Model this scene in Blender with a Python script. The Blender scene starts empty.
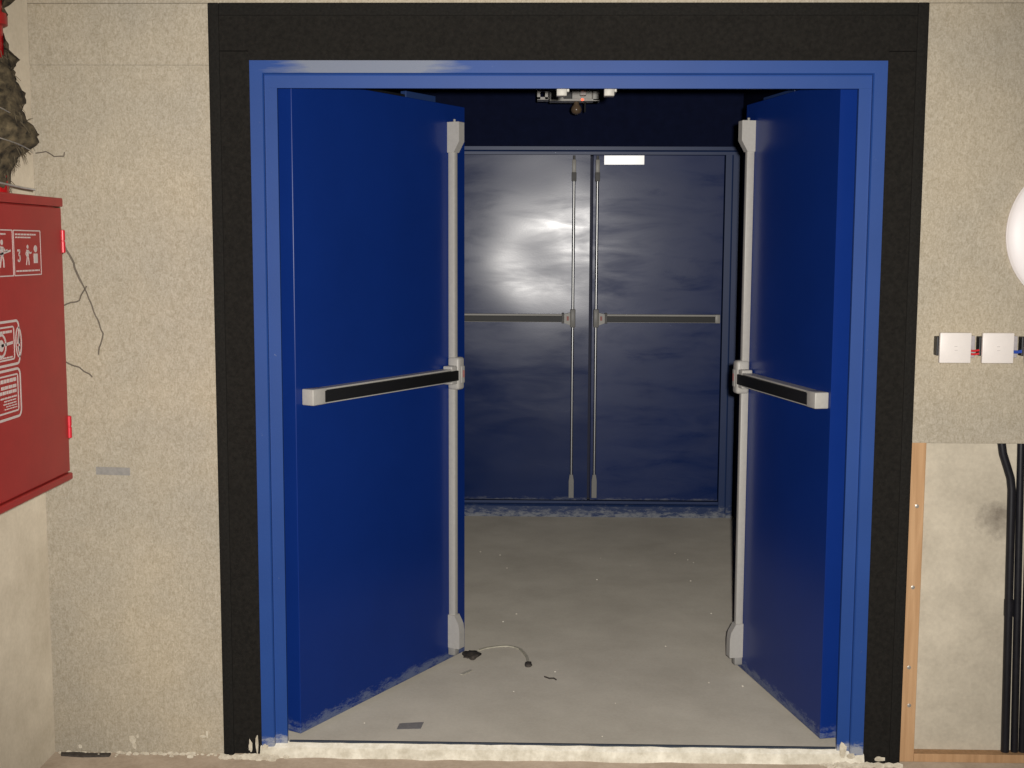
import bpy, bmesh, math, random
from mathutils import Vector, Matrix, Euler, noise

S = bpy.context.scene
R = math.radians
random.seed(7)

# ------------------------------------------------------------------ camera, light, exposure
cam_d = bpy.data.cameras.new('camera')
cam = bpy.data.objects.new('camera', cam_d)
S.collection.objects.link(cam)
CAM = Vector((-0.0272, -3.6988, 1.5326))
YAW, PITCH, ROLL = R(1.3103), R(6.2996), R(0.2323)
fwd = Vector((-math.sin(YAW) * math.cos(PITCH), math.cos(YAW) * math.cos(PITCH), -math.sin(PITCH)))
rgt = Vector((math.cos(YAW), math.sin(YAW), 0))
up = rgt.cross(fwd)
r2 = rgt * math.cos(ROLL) + up * math.sin(ROLL)
u2 = -rgt * math.sin(ROLL) + up * math.cos(ROLL)
cam.matrix_world = Matrix(((r2.x, u2.x, -fwd.x, CAM.x), (r2.y, u2.y, -fwd.y, CAM.y), (r2.z, u2.z, -fwd.z, CAM.z), (0, 0, 0, 1)))
cam_d.sensor_width = 36
cam_d.lens = 1246.11 / 1024 * 36
cam_d.clip_start = 0.05
S.camera = cam

world = bpy.data.worlds.new('world')
S.world = world
world.use_nodes = True
bg = world.node_tree.nodes['Background']
bg.inputs[0].default_value = (0.9, 0.85, 0.8, 1)
bg.inputs[1].default_value = 0.025

# the camera's own flash, a little up and to the right of the lens
fl_d = bpy.data.lights.new('camera_flash', 'SPOT')
fl = bpy.data.objects.new('camera_flash', fl_d)
S.collection.objects.link(fl)
fl.location = CAM + rgt * 0.055 + up * 0.035
fl.rotation_euler = cam.matrix_world.to_euler()
fl_d.energy = 610
fl_d.color = (1.0, 0.96, 0.90)
fl_d.spot_size = R(72)
fl_d.spot_blend = 0.75
fl_d.shadow_soft_size = 0.018

S.view_settings.view_transform = 'Standard'
S.view_settings.look = 'None'
S.view_settings.gamma = 1
S.view_settings.use_curve_mapping = False
S.view_settings.exposure = 0.0

# ------------------------------------------------------------------ helpers
COL = S.collection


class MB:
    """collects shapes in one bmesh and links them as one mesh object"""

    def __init__(self):
        self.bm = bmesh.new()

    def box(self, x0, x1, y0, y1, z0, z1, bev=0.0, seg=2):
        x0, x1 = min(x0, x1), max(x0, x1)
        g = bmesh.ops.create_cube(self.bm, size=1.0)
        vs = g['verts']
        c = Vector(((x0 + x1) / 2, (y0 + y1) / 2, (z0 + z1) / 2))
        for v in vs:
            v.co = Vector((v.co.x * (x1 - x0), v.co.y * (y1 - y0), v.co.z * (z1 - z0))) + c
        if bev:
            es = list({e for v in vs for e in v.link_edges})
            bmesh.ops.bevel(self.bm, geom=es, offset=bev, segments=seg, affect='EDGES', profile=0.5)
        return self

    def prism(self, pts, vec):
        """polygon (3d points) extruded along vec"""
        a = [self.bm.verts.new(p) for p in pts]
        b = [self.bm.verts.new(Vector(p) + Vector(vec)) for p in pts]
        n = len(a)
        self.bm.faces.new(a)
        self.bm.faces.new(list(reversed(b)))
        for i in range(n):
            self.bm.faces.new((a[i], b[i], b[(i + 1) % n], a[(i + 1) % n]))
        return self

    def tube(self, pts, r, n=10, cap=True):
        pts = [Vector(p) for p in pts]
        rs = r if isinstance(r, (list, tuple)) else [r] * len(pts)
        rings = []
        ref = None
        for i, p in enumerate(pts):
            t = (pts[min(i + 1, len(pts) - 1)] - pts[max(i - 1, 0)]).normalized()
            if ref is None:
                ref = Vector((0, 0, 1)) if abs(t.z) < 0.9 else Vector((1, 0, 0))
            a = (ref - t * ref.dot(t)).normalized()
            ref = a
            b = t.cross(a)
            rings.append([self.bm.verts.new(p + (a * math.cos(2 * math.pi * k / n) + b * math.sin(2 * math.pi * k / n)) * rs[i]) for k in range(n)])
        for i in range(len(rings) - 1):
            for k in range(n):
                self.bm.faces.new((rings[i][k], rings[i][(k + 1) % n], rings[i + 1][(k + 1) % n], rings[i + 1][k]))
        if cap:
            self.bm.faces.new(list(reversed(rings[0])))
            self.bm.faces.new(rings[-1])
        return self

    def lathe(self, prof, c, axis='Z', n=32):
        """prof: list of (radius, height) along axis from c"""
        c = Vector(c)
        rings = []
        for r, h in prof:
            ring = []
            for k in range(n):
                a = 2 * math.pi * k / n
                u, v = r * math.cos(a), r * math.sin(a)
                if axis == 'Z':
                    p = Vector((u, v, h))
                elif axis == 'Y':
                    p = Vector((u, h, -v))
                else:
                    p = Vector((h, u, v))
                ring.append(self.bm.verts.new(c + p))
            rings.append(ring)
        for i in range(len(rings) - 1):
            for k in range(n):
                self.bm.faces.new((rings[i][k], rings[i][(k + 1) % n], rings[i + 1][(k + 1) % n], rings[i + 1][k]))
        self.bm.faces.new(list(reversed(rings[0])))
        self.bm.faces.new(rings[-1])
        return self

    def blob(self, c, s, seed=0, amp=0.3, freq=2.0, sub=2):
        g = bmesh.ops.create_icosphere(self.bm, subdivisions=sub, radius=1.0)
        for v in g['verts']:
            d = 1 + amp * noise.noise(v.co * freq + Vector((seed * 3.1, seed * 1.7, seed)))
            v.co = Vector((v.co.x * s[0], v.co.y * s[1], v.co.z * s[2])) * d + Vector(c)
        return self

    def build(self, name, mat, parent=None, loc=None, smooth=None):
        bm = self.bm
        bmesh.ops.recalc_face_normals(bm, faces=bm.faces[:])
        me = bpy.data.meshes.new(name)
        bm.to_mesh(me)
        bm.free()
        me.materials.append(mat)
        if smooth is not None:
            me.shade_smooth()
            if smooth > 0:
                me.set_sharp_from_angle(angle=R(smooth))
        o = bpy.data.objects.new(name, me)
        COL.objects.link(o)
        if parent is not None:
            o.parent = parent
        if loc is not None:
            o.location = loc
        return o


def tag(o, label, cat, group=None, kind=None):
    o['label'] = label
    o['category'] = cat
    if group:
        o['group'] = group
    if kind:
        o['kind'] = kind
    return o


def empty(name, loc=(0, 0, 0), rz=0.0):
    o = bpy.data.objects.new(name, None)
    o.location = loc
    o.rotation_euler = (0, 0, rz)
    o.empty_display_size = 0.1
    COL.objects.link(o)
    return o


def copy_tree(o, parent=None):
    c = o.copy()
    COL.objects.link(c)
    if parent is not None:
        c.parent = parent
    for ch in list(o.children):
        copy_tree(ch, c)
    return c


# ------------------------------------------------------------------ materials
def new_mat(name):
    m = bpy.data.materials.new(name)
    m.use_nodes = True
    nt = m.node_tree
    b = nt.nodes['Principled BSDF']
    return m, nt, b


def N(nt, typ, **kw):
    n = nt.nodes.new(typ)
    for k, v in kw.items():
        if k.startswith('i_'):
            key = k[2:]
            key = int(key) if key.isdigit() else key.replace('_', ' ')
            n.inputs[key].default_value = v
        else:
            setattr(n, k, v)
    return n


def coords(nt, scale=(1, 1, 1), rot=(0, 0, 0)):
    tc = N(nt, 'ShaderNodeTexCoord')
    mp = N(nt, 'ShaderNodeMapping')
    mp.inputs['Scale'].default_value = scale
    mp.inputs['Rotation'].default_value = rot
    nt.links.new(tc.outputs['Object'], mp.inputs['Vector'])
    return mp.outputs['Vector']


def noise_tex(nt, vec, scale, detail=4, rough=0.6, dist=0.0):
    n = N(nt, 'ShaderNodeTexNoise')
    n.inputs['Scale'].default_value = scale
    n.inputs['Detail'].default_value = detail
    n.inputs['Roughness'].default_value = rough
    n.inputs['Distortion'].default_value = dist
    nt.links.new(vec, n.inputs['Vector'])
    return n.outputs['Fac']


def ramp(nt, fac, stops):
    r = N(nt, 'ShaderNodeValToRGB')
    e = r.color_ramp.elements
    while len(e) < len(stops):
        e.new(0.5)
    for i, (p, c) in enumerate(stops):
        e[i].position = p
        e[i].color = (c, c, c, 1) if isinstance(c, (int, float)) else (*c, 1)
    nt.links.new(fac, r.inputs['Fac'])
    return r.outputs['Color']


def mix(nt, fac, a, b, mode='MIX'):
    m = N(nt, 'ShaderNodeMix', data_type='RGBA', blend_type=mode)
    for sock, v in ((m.inputs[0], fac), (m.inputs[6], a), (m.inputs[7], b)):
        if isinstance(v, (int, float)):
            sock.default_value = v
        elif isinstance(v, tuple):
            sock.default_value = (*v, 1)
        else:
            nt.links.new(v, sock)
    return m.outputs[2]


def math_n(nt, op, a, b=0.0, clamp=False):
    m = N(nt, 'ShaderNodeMath', operation=op, use_clamp=clamp)
    for i, v in enumerate((a, b)):
        if isinstance(v, (int, float)):
            m.inputs[i].default_value = v
        else:
            nt.links.new(v, m.inputs[i])
    return m.outputs[0]


def bump(nt, b, h, strength, dist):
    n = N(nt, 'ShaderNodeBump')
    n.inputs['Strength'].default_value = strength
    n.inputs['Distance'].default_value = dist
    nt.links.new(h, n.inputs['Height'])
    nt.links.new(n.outputs['Normal'], b.inputs['Normal'])


def axis(nt, i):
    tc = N(nt, 'ShaderNodeTexCoord')
    s = N(nt, 'ShaderNodeSeparateXYZ')
    nt.links.new(tc.outputs['Object'], s.inputs[0])
    return s.outputs[i]


def plain(name, col, rough=0.5, metal=0.0, var=0.12, scale=60, bumpy=0.0):
    m, nt, b = new_mat(name)
    f = noise_tex(nt, coords(nt), scale)
    c = mix(nt, ramp(nt, f, [(0.3, 0.0), (0.7, 1.0)]), tuple(x * (1 - var) for x in col), tuple(min(1, x * (1 + var)) for x in col))
    nt.links.new(c, b.inputs['Base Color'])
    b.inputs['Roughness'].default_value = rough
    b.inputs['Metallic'].default_value = metal
    if bumpy:
        bump(nt, b, f, bumpy, 0.002)
    return m


def board_mat():
    m, nt, b = new_mat('fibre_board')
    v = coords(nt)
    big = noise_tex(nt, v, 2.2, 3, 0.55)
    # fine curly fibres
    f1 = noise_tex(nt, coords(nt, (1, 1, 1), (0.4, 0.6, 0.2)), 55, 3, 0.55, 2.2)
    f2 = noise_tex(nt, coords(nt, (1.6, 1.6, 0.7), (0.2, 0.9, 0.5)), 75, 2, 0.5, 1.5)
    fine = noise_tex(nt, v, 210, 2, 0.6)
    fib = math_n(nt, 'MULTIPLY', math_n(nt, 'ADD', f1, f2), 0.5)
    fib = math_n(nt, 'ADD', math_n(nt, 'MULTIPLY', fib, 0.72), math_n(nt, 'MULTIPLY', fine, 0.28))
    c = mix(nt, ramp(nt, fib, [(0.38, 0.0), (0.62, 1.0)]), (0.38, 0.326, 0.240), (0.555, 0.492, 0.392))
    g = mix(nt, ramp(nt, big, [(0.35, 0.0), (0.7, 1.0)]), (0.90, 0.92, 0.95), (1.06, 1.04, 1.0))
    c = mix(nt, 1.0, c, g, 'MULTIPLY')
    nt.links.new(c, b.inputs['Base Color'])
    b.inputs['Roughness'].default_value = 0.95
    b.inputs['Specular IOR Level'].default_value = 0.15
    bump(nt, b, fib, 0.25, 0.003)
    return m


def concrete_mat(name, dark, light, scale=3.0, rough=0.85, bmp=0.15, speck=0.0):
    m, nt, b = new_mat(name)
    b.inputs['Diffuse Roughness'].default_value = 1.0
    v = coords(nt)
    n1 = noise_tex(nt, v, scale, 6, 0.65)
    n2 = noise_tex(nt, v, 90, 3, 0.6)
    f = math_n(nt, 'ADD', math_n(nt, 'MULTIPLY', n1, 0.75), math_n(nt, 'MULTIPLY', n2, 0.25))
    c = mix(nt, ramp(nt, f, [(0.35, 0.0), (0.65, 1.0)]), dark, light)
    if speck:
        vo = N(nt, 'ShaderNodeTexVoronoi')
        vo.inputs['Scale'].default_value = 9
        nt.links.new(v, vo.inputs['Vector'])
        s = ramp(nt, vo.outputs['Distance'], [(0.0, speck), (0.03, 0.0)])
        c = mix(nt, s, c, (0.75, 0.72, 0.65))
    nt.links.new(c, b.inputs['Base Color'])
    b.inputs['Roughness'].default_value = rough
    bump(nt, b, f, bmp, 0.004)
    return m


def wall_concrete_mat():
    m = concrete_mat('bare_concrete', (0.47, 0.42, 0.335), (0.66, 0.60, 0.49), 4.0, 0.9, 0.1)
    nt = m.node_tree
    b = nt.nodes['Principled BSDF']
    old = b.inputs['Base Color'].links[0].from_socket
    # one dirty handprint-sized smudge
    tc = N(nt, 'ShaderNodeTexCoord')
    d = N(nt, 'ShaderNodeVectorMath', operation='DISTANCE')
    d.inputs[1].default_value = (1.362, 0.05, 0.715)
    nt.links.new(tc.outputs['Object'], d.inputs[0])
    n = noise_tex(nt, coords(nt), 22, 4, 0.7)
    dd = math_n(nt, 'ADD', d.outputs['Value'], math_n(nt, 'MULTIPLY', math_n(nt, 'SUBTRACT', n, 0.5), 0.11))
    k = ramp(nt, dd, [(0.0, 0.75), (0.065, 0.0)])
    c = mix(nt, k, old, (0.13, 0.10, 0.075))
    nt.links.new(c, b.inputs['Base Color'])
    return m


def paint_mat(name, base, rough=0.3, wave=0.0, wear=0.5, low=None, wear_col=(0.42, 0.43, 0.44), patch=None, streak=0.0, spec=0.5):
    """gloss paint on steel, with chips and (low = height, width) scuffs along the foot"""
    m, nt, b = new_mat(name)
    v = coords(nt)
    n0 = noise_tex(nt, v, 3.0, 4, 0.6)
    c = mix(nt, n0, tuple(x * 0.85 for x in base), tuple(x * 1.15 for x in base))
    chips = noise_tex(nt, v, 42, 5, 0.75)
    k = ramp(nt, chips, [(0.70, 0.0), (0.76, wear)])
    c = mix(nt, k, c, wear_col)
    if low:
        z = axis(nt, 2)
        n2 = noise_tex(nt, coords(nt, (14, 14, 40)), 1.0, 6, 0.8)
        h = math_n(nt, 'SUBTRACT', 1.0, math_n(nt, 'DIVIDE', math_n(nt, 'SUBTRACT', z, low[0]), low[1]), True)
        kk = ramp(nt, math_n(nt, 'MULTIPLY', h, n2), [(0.38, 0.0), (0.52, low[2])])
        c = mix(nt, kk, c, wear_col)
    if patch:
        x = axis(nt, 0)
        n3 = noise_tex(nt, coords(nt, (5, 5, 40)), 1.0, 3, 0.6)
        a = math_n(nt, 'SUBTRACT', 1.0, math_n(nt, 'DIVIDE', math_n(nt, 'ABSOLUTE', math_n(nt, 'SUBTRACT', x, patch[0])), patch[1]), True)
        a = math_n(nt, 'MULTIPLY', a, math_n(nt, 'GREATER_THAN', axis(nt, 2), 2.0325))
        kk = ramp(nt, math_n(nt, 'ADD', a, math_n(nt, 'MULTIPLY', math_n(nt, 'SUBTRACT', n3, 0.5), 0.8)), [(0.22, 0.0), (0.50, 0.75)])
        c = mix(nt, kk, c, (0.24, 0.26, 0.29))
    nt.links.new(c, b.inputs['Base Color'])
    b.inputs['Specular IOR Level'].default_value = spec
    rn = noise_tex(nt, coords(nt, (2.2, 2.2, 9.0)), 1.0, 4, 0.6, 0.4)
    rr = N(nt, 'ShaderNodeMapRange')
    rr.inputs['From Min'].default_value = 0.3
    rr.inputs['From Max'].default_value = 0.7
    rr.inputs['To Min'].default_value = rough - streak
    rr.inputs['To Max'].default_value = rough + streak
    nt.links.new(rn, rr.inputs['Value'])
    nt.links.new(rr.outputs[0], b.inputs['Roughness'])
    if wave:
        w1 = noise_tex(nt, coords(nt, (1.5, 1.5, 2.4)), 1.0, 1.3, 0.45, 0.25)
        w2 = noise_tex(nt, v, 130, 2, 0.5)
        h = math_n(nt, 'ADD', math_n(nt, 'MULTIPLY', w1, 1.0), math_n(nt, 'MULTIPLY', w2, 0.012))
        bump(nt, b, h, 1.0, wave)
    return m


def wood_mat():
    m, nt, b = new_mat('raw_timber')
    f = noise_tex(nt, coords(nt, (60, 60, 3)), 1.0, 4, 0.6, 0.5)
    c = mix(nt, ramp(nt, f, [(0.3, 0.0), (0.7, 1.0)]), (0.46, 0.26, 0.125), (0.62, 0.38, 0.20))
    nt.links.new(c, b.inputs['Base Color'])
    b.inputs['Roughness'].default_value = 0.8
    bump(nt, b, f, 0.2, 0.002)
    return m


BLUE = (0.0060, 0.030, 0.20)
M = {}
M['board'] = board_mat()
M['side_wall'] = concrete_mat('side_plaster', (0.42, 0.36, 0.27), (0.56, 0.49, 0.38), 5.0, 0.95, 0.1)
M['concrete'] = wall_concrete_mat()
M['lobby_floor'] = concrete_mat('lobby_concrete', (0.30, 0.275, 0.232), (0.39, 0.360, 0.308), 2.5, 0.7, 0.08, 0.3)
M['corridor_floor'] = concrete_mat('corridor_concrete', (0.30, 0.23, 0.165), (0.46, 0.37, 0.28), 6.0, 0.9, 0.2, 0.5)
M['plaster_white'] = concrete_mat('chalky_plaster', (0.62, 0.57, 0.46), (0.92, 0.88, 0.78), 16.0, 0.95, 0.5)
M['rubble'] = concrete_mat('plaster_rubble_mix', (0.48, 0.42, 0.32), (0.76, 0.70, 0.58), 40.0, 0.95, 0.5)
M['navy_wall'] = plain('navy_wall_paint', (0.007, 0.011, 0.040), 0.8, 0, 0.15, 20)
M['navy_wall'].node_tree.nodes['Principled BSDF'].inputs['Specular IOR Level'].default_value = 0.1
M['black'] = plain('matt_black_coating', (0.0125, 0.0112, 0.0095), 0.9, 0, 0.35, 90, 0.4)
M['black'].node_tree.nodes['Principled BSDF'].inputs['Specular IOR Level'].default_value = 0.2
M['black_edge'] = plain('black_edge_strip', (0.0135, 0.0125, 0.011), 0.9, 0, 0.3, 120, 0.4)
M['black_edge'].node_tree.nodes['Principled BSDF'].inputs['Specular IOR Level'].default_value = 0.2
M['blue_frame'] = paint_mat('blue_frame_paint', (0.017, 0.064, 0.265), 0.5, 0.0004, 0.55, (0.0, 0.10, 0.8), spec=0.3)
M['blue_head'] = paint_mat('blue_head_paint', (0.017, 0.064, 0.265), 0.5, 0.0004, 0.55, None, patch=(-0.53, 0.36), spec=0.3)
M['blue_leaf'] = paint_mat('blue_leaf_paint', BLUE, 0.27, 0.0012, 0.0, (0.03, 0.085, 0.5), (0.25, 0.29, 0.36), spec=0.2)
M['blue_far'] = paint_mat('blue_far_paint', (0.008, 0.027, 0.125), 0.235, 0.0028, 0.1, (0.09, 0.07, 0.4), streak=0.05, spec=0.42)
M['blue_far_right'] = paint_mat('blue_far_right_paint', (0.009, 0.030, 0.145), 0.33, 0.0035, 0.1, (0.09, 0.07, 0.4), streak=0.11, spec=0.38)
M['worn_sill'] = paint_mat('worn_sill_paint', (0.03, 0.04, 0.06), 0.6, 0, 0.9, None, (0.45, 0.43, 0.38))
M['seam'] = plain('dark_blue_edge_strip', (0.008, 0.012, 0.05), 0.6)
M['far_frame'] = paint_mat('far_frame_paint', (0.022, 0.050, 0.16), 0.4, 0.0004, 0.5, (0.0, 0.2, 0.7))
M['alu'] = plain('grey_lacquered_metal', (0.50, 0.48, 0.44), 0.42, 0.0, 0.05, 80)
M['alu_dim'] = plain('grey_lacquered_metal_dim', (0.33, 0.32, 0.30), 0.42, 0.0, 0.05, 80)
M['steel'] = plain('satin_steel', (0.55, 0.55, 0.55), 0.35, 0.9, 0.06, 80)
M['pad'] = plain('black_push_pad', (0.010, 0.010, 0.010), 0.5, 0, 0.2, 150)
M['pink'] = plain('faded_red_marking', (0.55, 0.22, 0.20), 0.6)
M['zinc'] = plain('zinc_bracket', (0.45, 0.43, 0.38), 0.5, 0.1, 0.1, 60)
M['red'] = plain('red_cabinet_enamel', (0.42, 0.028, 0.024), 0.42, 0, 0.08, 12)
M['red_bright'] = plain('bright_red_hinge', (0.62, 0.02, 0.035), 0.35, 0, 0.05, 60)
M['red_pipe'] = plain('red_pipe_enamel', (0.42, 0.008, 0.010), 0.35, 0, 0.15, 30)
M['decal'] = plain('white_decal_print', (0.72, 0.62, 0.58), 0.6, 0, 0.05, 90)
M['lagging'] = plain('matted_brown_fibre', (0.080, 0.061, 0.034), 0.95, 0, 0.9, 45, 0.9)
M['fibre'] = plain('loose_brown_fibre', (0.12, 0.095, 0.058), 0.9, 0, 0.5, 60)
M['wire'] = plain('dull_dark_wire', (0.16, 0.135, 0.105), 0.8)
M['bright_wire'] = plain('bright_binding_wire', (0.75, 0.72, 0.66), 0.3, 0.8)
M['white'] = plain('white_plastic', (0.86, 0.80, 0.76), 0.4, 0, 0.02, 40)
M['dome'] = plain('white_opal_plastic', (0.93, 0.88, 0.88), 0.45, 0, 0.01, 40)
M['black_plastic'] = plain('black_plastic', (0.02, 0.02, 0.022), 0.5)
M['lilac'] = plain('grey_plastic_spacer', (0.40, 0.37, 0.38), 0.6)
M['emboss'] = plain('pale_grey_emboss', (0.66, 0.61, 0.58), 0.5, 0, 0.02)
M['wire_red'] = plain('red_insulation', (0.65, 0.03, 0.04), 0.4)
M['wire_blue'] = plain('blue_insulation', (0.03, 0.08, 0.40), 0.4)
M['cable'] = plain('black_rubber_sheath', (0.012, 0.012, 0.016), 0.38, 0, 0.2, 40)
M['wood'] = wood_mat()
M['sign'] = plain('white_gloss_plate', (0.92, 0.92, 0.92), 0.24, 0, 0.01, 40)
M['tape'] = plain('grey_cloth_tape', (0.30, 0.285, 0.265), 0.6, 0, 0.15, 60)
M['collar'] = plain('dark_grey_collar', (0.17, 0.165, 0.16), 0.6, 0, 0.15, 60)
M['pale'] = plain('pale_plastic_band', (0.62, 0.58, 0.46), 0.5)
M['dirt'] = plain('dark_dirt', (0.075, 0.062, 0.052), 0.9, 0, 0.4, 60)
M['screw'] = plain('screw_head', (0.60, 0.56, 0.50), 0.35, 0.6)
lm, lnt, lb = new_mat('red_indicator')
lb.inputs['Base Color'].default_value = (0.8, 0.05, 0.03, 1)
lb.inputs['Emission Color'].default_value = (1.0, 0.12, 0.05, 1)
lb.inputs['Emission Strength'].default_value = 2.0
M['led'] = lm
gm, gnt, gb = new_mat('amber_bulb_glass')
gb.inputs['Base Color'].default_value = (0.16, 0.11, 0.07, 1)
gb.inputs['Roughness'].default_value = 0.25
M['bulb'] = gm

# ------------------------------------------------------------------ the setting
XL, XR = -1.53, 2.5            # corridor side walls
FZ = -0.038                    # corridor floor
D = 3.3218                     # far doors' push face
LWL, LWR = -1.02, 1.078        # lobby side walls


def struct(o, label, cat):
    return tag(o, label, cat, None, 'structure')


struct(MB().box(XL - 0.1, XR + 0.1, -4.6, 0.02, FZ - 0.1, FZ).build('floor_corridor', M['corridor_floor']), 'brownish dusty concrete floor in front of the doorway', 'floor')
struct(MB().box(LWL - 0.1, LWR + 0.1, 0.24, D + 0.2, -0.12, 0.0).box(-0.884, 0.971, 0.02, 0.24, -0.12, 0.0).build('floor_lobby', M['lobby_floor']), 'grey concrete floor inside the lobby between the two pairs of doors', 'floor')

# front wall: fibre boards with thin open joints round the black surround
fw = MB()
G = 0.0012
fw.box(XL, -1.0, 0, 0.02, FZ, 2.056 - 0.0008).box(XL, -1.0, 0.0006, 0.02, 2.056, 2.232 - G)
fw.box(XL, XR, 0, 0.02, 2.2322, 2.85)
fw.box(1.08, XR, 0.0, 0.02, 0.956, 2.232 - G)
fw.box(1.60, XR, 0.0, 0.02, FZ, 0.956)
struct(fw.build('wall_front', M['board']), 'beige fibre board wall lining round the blue doorway', 'wall')
bk = MB()
bk.box(XL, -0.9, 0.021, 0.24, FZ, 2.85).box(-0.9, 0.98, 0.021, 0.24, 2.075, 2.85)
struct(bk.build('wall_core', M['concrete']), 'wall core hidden behind the fibre boards', 'wall')
struct(MB().box(0.98, XR, 0.05, 0.24, FZ, 2.85).build('wall_concrete', M['concrete']), 'pale bare concrete wall showing below the board at lower right', 'wall')
struct(MB().box(XL - 0.12, XL, -4.6, 0.0, FZ, 2.85).build('wall_left', M['side_wall']), 'beige plastered side wall behind the red cabinet', 'wall')
struct(MB().box(XR, XR + 0.12, -4.6, 0.24, FZ, 2.85).build('wall_right', M['side_wall']), 'far right side wall of the corridor', 'wall')
struct(MB().box(XL - 0.12, XR + 0.12, -4.6, 0.24, 2.85, 2.95).build('ceiling_corridor', M['side_wall']), 'corridor ceiling above the doorway', 'ceiling')
# lobby shell
struct(MB().box(LWL - 0.1, LWL, 0.24, D + 0.2, 0.0, 2.55).build('wall_lobby_left', M['navy_wall']), 'dark navy left wall of the lobby behind the open left door', 'wall')
struct(MB().box(LWR, LWR + 0.1, 0.24, D + 0.2, 0.0, 2.55).build('wall_lobby_right', M['navy_wall']), 'dark navy right wall of the lobby behind the open right door', 'wall')
lb_ = MB()
lb_.box(LWL, LWR, D - 0.02, D + 0.2, 2.083, 2.55).box(LWL, -0.585, D - 0.02, D + 0.2, 0, 2.083)
struct(lb_.build('wall_lobby_back', M['navy_wall']), 'dark navy back wall above the closed far doors', 'wall')
struct(MB().box(LWL - 0.1, LWR + 0.1, 0.24, D + 0.2, 2.55, 2.65).build('ceiling_lobby', M['navy_wall']), 'dark lobby ceiling', 'ceiling')

# black surround
t2 = empty('trim_2')
struct(t2, 'wide matt black surround framing the blue door frame', 'door surround')
b = MB()
b.box(-0.968, -0.878, -0.004, 0.02, FZ + 0.005, 2.094).box(-0.968, 1.048, -0.004, 0.02, 2.0965, 2.196)
b.box(0.965, 1.048, -0.004, 0.02, FZ, 2.094).box(-0.884, 0.97, -0.003, 0.02, 2.06, 2.0965)
b.build('surround_face', M['black'], t2)
b = MB()
b.box(-1.0, -0.968, -0.009, 0.02, FZ, 2.232, 0.003)
b.build('edge_strip', M['black_edge'], t2, smooth=40)
MB().box(1.048, 1.08, -0.009, 0.02, FZ, 2.232, 0.003).build('edge_strip', M['black_edge'], t2, smooth=40)
MB().box(-0.968, 1.048, -0.009, 0.02, 2.196, 2.232, 0.003).build('edge_strip', M['black_edge'], t2, smooth=40)

# blue near frame: outer face, stepped stop, rebate
t1 = empty('trim_1')
struct(t1, 'worn blue steel door frame of the open near doorway', 'door frame')


def jamb(xo, s):
    outer = [(0, -0.010), (0.037, -0.010), (0.040, -0.006), (0.040, 0.0055), (0, 0.0055)]
    inner = [(0.0, 0.0055), (0.044, 0.006), (0.0765, 0.006), (0.0765, 0.021), (0.057, 0.021), (0.057, 0.13), (0, 0.13)]
    b = MB()
    b.prism([(xo + s * a, bb, -0.02) for a, bb in outer], (0, 0, 2.053))
    b.prism([(xo + s * a, bb, -0.02) for a, bb in inner], (0, 0, 2.0108))
    return b


jamb(-0.8805, 1).build('jamb', M['blue_frame'], t1)
jamb(0.967, -1).build('jamb', M['blue_frame'], t1)
hp = [(-0.010, 2.068), (-0.010, 2.033), (-0.006, 2.030), (0.004, 2.030), (0.006, 2.026), (0.006, 1.991), (0.021, 1.991), (0.021, 2.042), (0.13, 2.042), (0.13, 2.068)]
MB().prism([(-0.8805, y, z) for y, z in hp], (1.8475, 0, 0)).build('head', M['blue_head'], t1)
for cx in (0.029, 0.168):
    # latch strikes screwed under the head
    b = MB()
    b.box(cx - 0.031, cx + 0.031, 0.0222, 0.075, 2.002, 2.042, 0.001, 1)
    b.box(cx - 0.014, cx + 0.016, 0.024, 0.064, 1.972, 2.004, 0.002)
    b.box(cx + 0.016, cx + 0.023, 0.028, 0.066, 1.984, 2.004, 0.001)
    so = b.build('strike_bracket', M['zinc'], t1, smooth=40)
    so['label'] = 'grey metal latch strike under the head'

# near sill
sp = MB()
n = 60
pts = []
for i in range(n + 1):
    x = -0.885 + 1.855 * i / n
    pts.append((x, -0.018 + 0.010 * noise.noise(Vector((x * 9, 0, 1.3))), -0.001 + 0.003 * noise.noise(Vector((x * 14, 2.0, 0)))))
bmx = sp.bm
rows = []
for (x, y, z) in pts:
    e = 0.006 * noise.noise(Vector((x * 12, 7, 0)))
    rows.append([bmx.verts.new(q) for q in ((x, 0.019, z), (x, 0.012 + e, z - 0.001), (x, y + 0.006, z - 0.008), (x, y - 0.004 + e, FZ), (x, 0.019, FZ))])
for i in range(n):
    for k in range(5):
        bmx.faces.new((rows[i][k], rows[i][(k + 1) % 5], rows[i + 1][(k + 1) % 5], rows[i + 1][k]))
bmx.faces.new(rows[0])
bmx.faces.new(list(reversed(rows[-1])))
struct(sp.build('trim_4', M['plaster_white']), 'chalky white plastered sill edge across the doorway', 'sill')

MB().box(-0.80, 0.889, 0.0125, 0.0205, -0.03, 0.0035, 0.001, 1).build('threshold_bar', M['worn_sill'], t1)

# far frame
t3 = empty('trim_3')
struct(t3, 'dark blue steel frame round the closed far doors', 'door frame')


def far_jamb(xo, s):
    p = [(0, -0.028), (0.034, -0.028), (0.034, -0.018), (0.040, -0.014), (0.074, -0.014), (0.074, 0.0), (0.078, 0.052), (0.078, 0.09), (0, 0.09)]
    return [(xo + s * a, D + bb, 0.0) for a, bb in p]


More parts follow.
